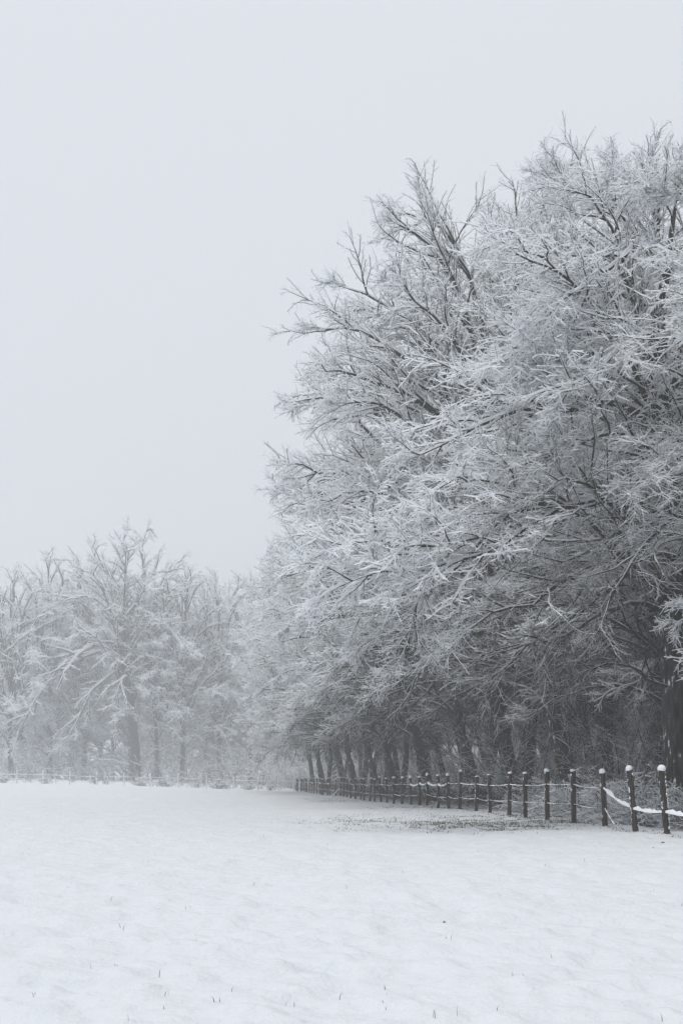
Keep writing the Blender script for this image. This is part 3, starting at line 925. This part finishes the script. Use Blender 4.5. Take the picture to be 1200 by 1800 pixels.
near_px = [1170, 1112, 1060, 1008, 961, 925, 892, 861, 834, 809, 789, 769.5, 751, 736, 720, 705, 692, 679, 669, 659, 649, 640, 633, 624, 616, 609, 603, 598, 590, 579, 574]
depths = [16910.0 / (p - 364.0) for p in near_px]
while depths[-1] < 107.0:
    depths.append(depths[-1] + 1.95 + 0.1 * rng.normal())
depths.insert(0, 19.0)
posts = []
for i, y in enumerate(depths):
    x = float(fence_x(y)) + 0.03 * rng.normal()
    z = float(ground_z(x, y))
    lean = (0.022 * rng.normal(), 0.022 * rng.normal())
    if i == 1: lean = (-0.085, 0.0)
    if i == 2: lean = (-0.095, 0.02)
    hs = 1.0 + 0.035 * rng.normal()
    if i in (0, 1, 3, 4): hs = 1.0
    if i == 2: hs = 1.04
    posts.append((x, y, z, lean, hs))
    p = link('post', posts_m[i % 4], fence)
    p.location = tuple(np.array([x, y, z]) - fo)
    p.rotation_mode = 'ZYX'
    p.rotation_euler = (-lean[1], lean[0], 0.7 * i)
    p.scale = (1, 1, hs)
    kind = cap_big if i in (0, 1, 2) else (cap_mid if i == 3 or 9 < i < 18 else cap_low)
    c = link('snow_cap', kind[i % 2], p)
    c.location = (0.006 * rng.normal(), 0.006 * rng.normal(), PH)
    c.rotation_euler = (0.12 * rng.normal(), 0.12 * rng.normal(), 0)
    c.scale = (1.0 + 0.06 * rng.normal(), 1.0 + 0.06 * rng.normal(), (0.6 + 0.8 * rng.random()) if i > 2 else 0.85)

# snow stuck in lumps down the side of the nearest post
def blob(geo, c, r, rng, K=7):
    prof = np.array([-1, -0.7, 0, 0.7, 1.0])
    V = []
    for v in prof:
        rr = math.sqrt(max(0.0004, 1 - v * v))
        for k in range(K):
            a = 2 * math.pi * k / K
            j = 1 + 0.18 * rng.normal()
            V.append((c[0] + r[0] * rr * math.cos(a) * j, c[1] + r[1] * rr * math.sin(a) * j, c[2] + r[2] * v))
    Q = [(i * K + k, i * K + (k + 1) % K, (i + 1) * K + (k + 1) % K, (i + 1) * K + k) for i in range(4) for k in range(K)]
    geo.add(V, Q)
def stuck_snow(post_index, n, r0):
    g = Geo(); r = np.random.default_rng(200 + post_index)
    x, y, z, lean, hs = posts[post_index]
    for k in range(n):
        h = PH * (0.03 + 0.94 * (k + r.random()) / n)
        s = r0 * (0.6 + 0.7 * r.random())
        a = math.radians(-22 + 16 * r.normal())
        g.add(np.zeros((0, 3)), np.zeros((0, 4), int))
        blob(g, (PR * math.cos(a), PR * math.sin(a), h), (s * 0.9, s * 0.9, s * 1.6), r)
    p = [c for c in fence.children if c.name.startswith('post')][post_index]
    o = g.build('stuck_snow', M_CAP, p)
    # the post is turned about its own axis: turn the lumps back so they face the field's right
    o.rotation_euler = (0, 0, -0.7 * post_index)
stuck_snow(1, 17, 0.021)
stuck_snow(2, 5, 0.015)

def on_post(i, h):
    x, y, z, lean, hs = posts[i]
    return np.array([x + lean[0] * h, y - PR * 0.9 + lean[1] * h, z + h])

def strand(a, b, sag, r, snow_h, Q=9, name='rope', parent=None, origin=None, seed=0, jag=0.8):
    parent = parent or fence
    origin = fo if origin is None else origin
    t = np.linspace(0, 1, Q)[:, None]
    P = a * (1 - t) + b * t
    P[:, 2] -= 4 * sag * (t[:, 0] * (1 - t[:, 0]))
    P = (P - origin)[None]
    g = Geo(); R = np.full((1, Q), r)
    tube(g, P, R, 5)
    o = g.build(name, M_ROPE, parent)
    if snow_h > 0:
        rr = np.random.default_rng(seed)
        s = Geo()
        snow_ridge(s, P, R, R * 1.0 + snow_h * 0.30, np.full((1, Q), snow_h), 5, rr, jag)
        s.build('snow', M_CAP, o, smooth=True)
    return o

HU, HL = 0.915, 0.43
for i in range(3, len(posts) - 1):
    a, b = on_post(i, HU), on_post(i + 1, HU + 0.012 * rng.normal())
    far_i = posts[i][1] > 48
    if i in (11, 12, 13, 14):
        strand(a, b, 0.085, 0.012, 0.075 if i < 13 else 0.05, 11, seed=i, jag=0.6)
    elif posts[i][1] > 72 and i % 3 == 0:
        strand(a, b, 0.10, 0.014, 0.05, 7, seed=i, jag=0.5)
    else:
        strand(a, b, 0.012 + 0.02 * abs(rng.normal()), 0.011, 0.006 + 0.006 * rng.random(), 7, seed=i)
    a, b = on_post(i, HL), on_post(i + 1, HL + 0.015 * rng.normal())
    if i not in (13,):
        strand(a, b, 0.01 + 0.02 * abs(rng.normal()), 0.010, 0.004 + 0.005 * rng.random(), 7, seed=100 + i)
# the slumped upper strand at the near end, thick with snow, and the slack lower one
pA = on_post(3, HU - 0.04); pB = on_post(2, 0.46) + np.array([0, -0.02, 0]); pC = on_post(1, 0.40)
pD = on_post(0, 0.44)
def free_strand(pts, r, snow_h, seed, Q=16, wide=1.0):
    P = resample(np.array(pts), Q)
    P = (P - fo)[None]
    g = Geo(); R = np.full((1, Q), r); tube(g, P, R, 6)
    o = g.build('rope', M_ROPE, fence)
    s = Geo(); rr = np.random.default_rng(seed)
    w = np.interp(np.linspace(0, 1, Q), [0, 0.12, 0.8, 1], [0.5, 1, 0.9, 0.35])[None]
    snow_ridge(s, P, R, R + 0.020 * w * wide, snow_h * w, 5, rr, 0.5)
    s.build('snow', M_CAP, o, smooth=True)
mid = (pA + pB) / 2 + np.array([0, 0, -0.06])
free_strand([pA, mid, pB], 0.014, 0.050, 301, 18)
free_strand([pB, (pB + pC) / 2 + np.array([0, 0, -0.035]), pC], 0.014, 0.052, 302, 18)
free_strand([pC, (pC + pD) / 2 + np.array([0, 0, -0.06]), pD], 0.014, 0.085, 303, 14)
e0 = on_post(3, HL); e2 = np.array([posts[2][0] - 0.35, posts[2][1] - 0.1, 0]); e2[2] = float(ground_z(e2[0], e2[1])) + 0.015
free_strand([e0, (e0 + e2) / 2 + np.array([0, 0, -0.04]), e2], 0.009, 0.004, 304, 10, 0.1)

# broken rails leaning at the fence
def stick(name, a, b, r, label, cat, snow_h=0.02, seed=0):
    a = np.array(a, float); b = np.array(b, float)
    o = empty(name, a)
    tag(o, label, cat)
    Q = 8
    P = resample(np.array([a, (a + b) / 2 + np.array([0, 0, 0.02]), b]), Q) - a
    g = Geo(); R = np.linspace(r, r * 0.7, Q)[None]; tube(g, P[None], R, 6)
    g.build('pole', M_WOOD, o)
    s = Geo(); snow_ridge(s, P[None], R, R * 1.0, np.full((1, Q), snow_h), 5, np.random.default_rng(seed), 0.4)
    s.build('snow', M_CAP, o)
y = 72.0
a = at(585.5, 1404, y); a[2] = float(ground_z(a[0], a[1])) + 0.01
stick('broken_rail', a, at(597, 1386, y + 0.5), 0.03, 'white broken rail leaning against the far stretch of the long fence', 'rail', 0.05, 1)
y = 43.2
b = at(768, 1417.5, y); b[2] = float(ground_z(b[0], b[1])) + 0.01
stick('fallen_stick', b, at(757, 1408, y), 0.012, 'short snowy stick leaning between two middle posts of the fence', 'stick', 0.025, 2)
y = 29.4
c0 = at(935, 1433, y); c0[2] = float(ground_z(c0[0], c0[1])) + 0.06
c1 = at(957, 1443, y - 0.3); c1[2] = float(ground_z(c1[0], c1[1])) + 0.01
stick('fallen_twig', c0, c1, 0.008, 'thin dark twig lying in the grass at a near post foot', 'twig', 0.004, 3)

# ---- the far fence: thin white posts and rails
far_px = [-20, 30, 76, 123, 170, 218, 265, 313, 363, 411, 453, 489, 516]
fp = []
for k, p in enumerate(far_px):
    y = 110.5 - 0.3 * max(0, k - 9)
    x = (p - 600) * y / F
    fp.append((x, y, float(ground_z(x, y))))
ff = empty('far_fence', fp[6])
tag(ff, 'thin white frosted post and rail fence along the far side of the field', 'fence')
ffo = np.array(fp[6])
M_FROSTWOOD = make_plain('frosted_wood', (0.10, 0.09, 0.085), (0.2, 0.19, 0.18), 9.0, frost=0.8)
def slim_post(seed):
    r = np.random.default_rng(seed)
    prof = [(0.065, -0.3), (0.062, 0.0), (0.064, 0.5), (0.058, 1.0), (0.06, 1.30), (0.05, 1.32), (0.002, 1.325)]
    return lathe(prof, 8, 0.03, r).mesh('post', M_FROSTWOOD)
slim = [slim_post(400 + i) for i in range(2)]
for i, (x, y, z) in enumerate(fp):
    p = link('post', slim[i % 2], ff)
    p.location = tuple(np.array([x, y, z]) - ffo)
    p.rotation_euler = (0.02 * rng.normal(), 0.02 * rng.normal(), i)
    c = link('snow_cap', cap_mid[i % 2], p); c.location = (0, 0, 1.32)
for i in range(len(fp) - 1):
    for h in (0.95, 0.5):
        a = np.array(fp[i]) + [0, -0.05, h]; b = np.array(fp[i + 1]) + [0, -0.05, h + 0.03 * rng.normal()]
        strand(a, b, 0.02 + 0.05 * rng.random(), 0.020, 0.018, 6, 'rail', ff, ffo, 500 + i, 0.5)

# ------------------------------------------------------------------ grass, twigs and clods poking through the snow
def blades(spots, hgt, rng, width=0.004, bend=0.6):
    n = len(spots)
    x, y = spots[:, 0], spots[:, 1]
    z = ground_z(x, y) - 0.01
    a = rng.random(n) * 2 * math.pi
    h = hgt * (0.5 + rng.random(n))
    dx, dy = np.cos(a), np.sin(a)
    b = bend * rng.random(n)
    w = width * (0.7 + 0.6 * rng.random(n))
    P0 = np.stack([x, y, z], 1)
    P1 = P0 + np.stack([dx * h * b * 0.3, dy * h * b * 0.3, h * 0.6], 1)
    P2 = P0 + np.stack([dx * h * b, dy * h * b, h * (1.0 - 0.3 * b)], 1)
    ta = rng.random(n) * 2 * math.pi
    S = np.stack([np.cos(ta), np.sin(ta), 0 * ta], 1) * w[:, None]
    V = np.stack([P0 - S, P0 + S, P1 - S * 0.8, P1 + S * 0.8, P2 - S * 0.15, P2 + S * 0.15], 1).reshape(-1, 3)
    i = np.arange(n)[:, None] * 6
    Q = np.concatenate([i + np.array([[0, 1, 3, 2]]), i + np.array([[2, 3, 5, 4]])])
    return V, Q

rng = np.random.default_rng(101)
# rough unmown strip along the fence, densest where the crowns kept the snow thin
n = 150000
y = 20 + 68 * rng.random(n) ** 1.6
d = -7.5 + 9.0 * rng.random(n)
x = fence_x(y) + d
def bump2(cx, cy, sx, sy):
    return np.exp(-((x - cx) / sx) ** 2 - ((y - cy) / sy) ** 2)
patch = 0.62 * bump2(2.2, 25.5, 2.6, 3.2) + 0.6 * bump2(4.6, 29.0, 1.8, 4.0) + 0.35 * bump2(0.3, 30, 1.6, 4) + 0.34 * bump2(-0.6, 60, 2.2, 13) + 0.3 * bump2(2.6, 42, 2, 8) + 0.22 * np.exp(-(d / 0.4) ** 2)
m = patch * (0.75 + 0.9 * vnoise(x / 1.3, y / 1.9, 31) + 1.0 * vnoise(x / 0.35, y / 0.4, 32))
keep = rng.random(n) < sstep(0.12, 0.62, m)
spots = np.stack([x, y], 1)[keep]
g = Geo(); V, Q = blades(spots, 0.042, rng, 0.006, 1.6); g.add(V, Q)
o = g.build('rough_grass', M_GRASS, smooth=False)
tag(o, 'rough dark grass showing through thin snow along the fence', 'grass', kind='stuff')
# single stalks across the field
n = 120
ang = np.radians(72 + 36 * rng.random(n)); r = 4.4 * (12.0 ** rng.random(n))
sx, sy = r * np.cos(ang), r * np.sin(ang)
cl = np.repeat(np.stack([sx, sy], 1), rng.choice([1, 1, 1, 2, 3], n), axis=0)
cl = cl + rng.normal(0, 0.03, cl.shape)
g = Geo(); V, Q = blades(cl, 0.045, rng, 0.0018, 0.9); g.add(V, Q)
o = g.build('grass_stalks', M_GRASS, smooth=False)
tag(o, 'single grass stalks poking through the open snow field', 'grass', kind='stuff')

def clod(px_, py_, r, label, seed):
    Y = EYE * F / (py_ - HZ)
    x = (px_ - 600) * Y / F
    for _ in range(4):                                    # settle on the uneven ground
        Y = (EYE - float(ground_z(x, Y))) * F / (py_ - HZ); x = (px_ - 600) * Y / F
    rr = np.random.default_rng(seed); g = Geo()
    blob(g, (0, 0, r * 0.35), (r, r * 0.9, r * 0.7), rr, 9)
    o = g.build('soil_clod', M_SOIL)
    o.location = gpos(x, Y, 0.0)
    tag(o, label, 'clod', 'soil clods on the snow')
clod(781, 1634, 0.012, 'small dark clod in the middle of the snow field', 1)
clod(1164, 1483, 0.032, 'dark clod in front of the nearest leaning fence post', 3)
clod(1147, 1492, 0.014, 'tiny clod left of the clod by the nearest post', 4)

# ------------------------------------------------------------------ the foggy air
def build_haze():
    x0, x1, y0, y1, z0, z1 = -560, 560, -560, 560, -1.6, 52.0
    V = [(x0, y0, z0), (x1, y0, z0), (x1, y1, z0), (x0, y1, z0), (x0, y0, z1), (x1, y0, z1), (x1, y1, z1), (x0, y1, z1)]
    Q = [(0, 3, 2, 1), (4, 5, 6, 7), (0, 1, 5, 4), (1, 2, 6, 5), (2, 3, 7, 6), (3, 0, 4, 7)]
    m = bpy.data.materials.new('fog')
    m.use_nodes = True
    t = m.node_tree
    t.nodes.clear()
    out = t.nodes.new('ShaderNodeOutputMaterial')
    v = t.nodes.new('ShaderNodeVolumePrincipled')
    v.inputs['Color'].default_value = (0.95, 0.97, 0.99, 1)
    v.inputs['Density'].default_value = HAZE_DENSITY
    v.inputs['Density Attribute'].default_value = ''
    v.inputs['Anisotropy'].default_value = 0.0
    t.links.new(v.outputs[0], out.inputs['Volume'])
    o = Geo().add(V, Q).build('haze', m, smooth=False)
    tag(o, 'cold grey fog hanging over field and trees', 'fog', kind='stuff')
build_haze()

if __name__ == '__main__':
    tris = 0
    for me in bpy.data.meshes:
        tris += sum(1 for _ in ()) + len(me.polygons) * 2
    print('TRIS', tris)
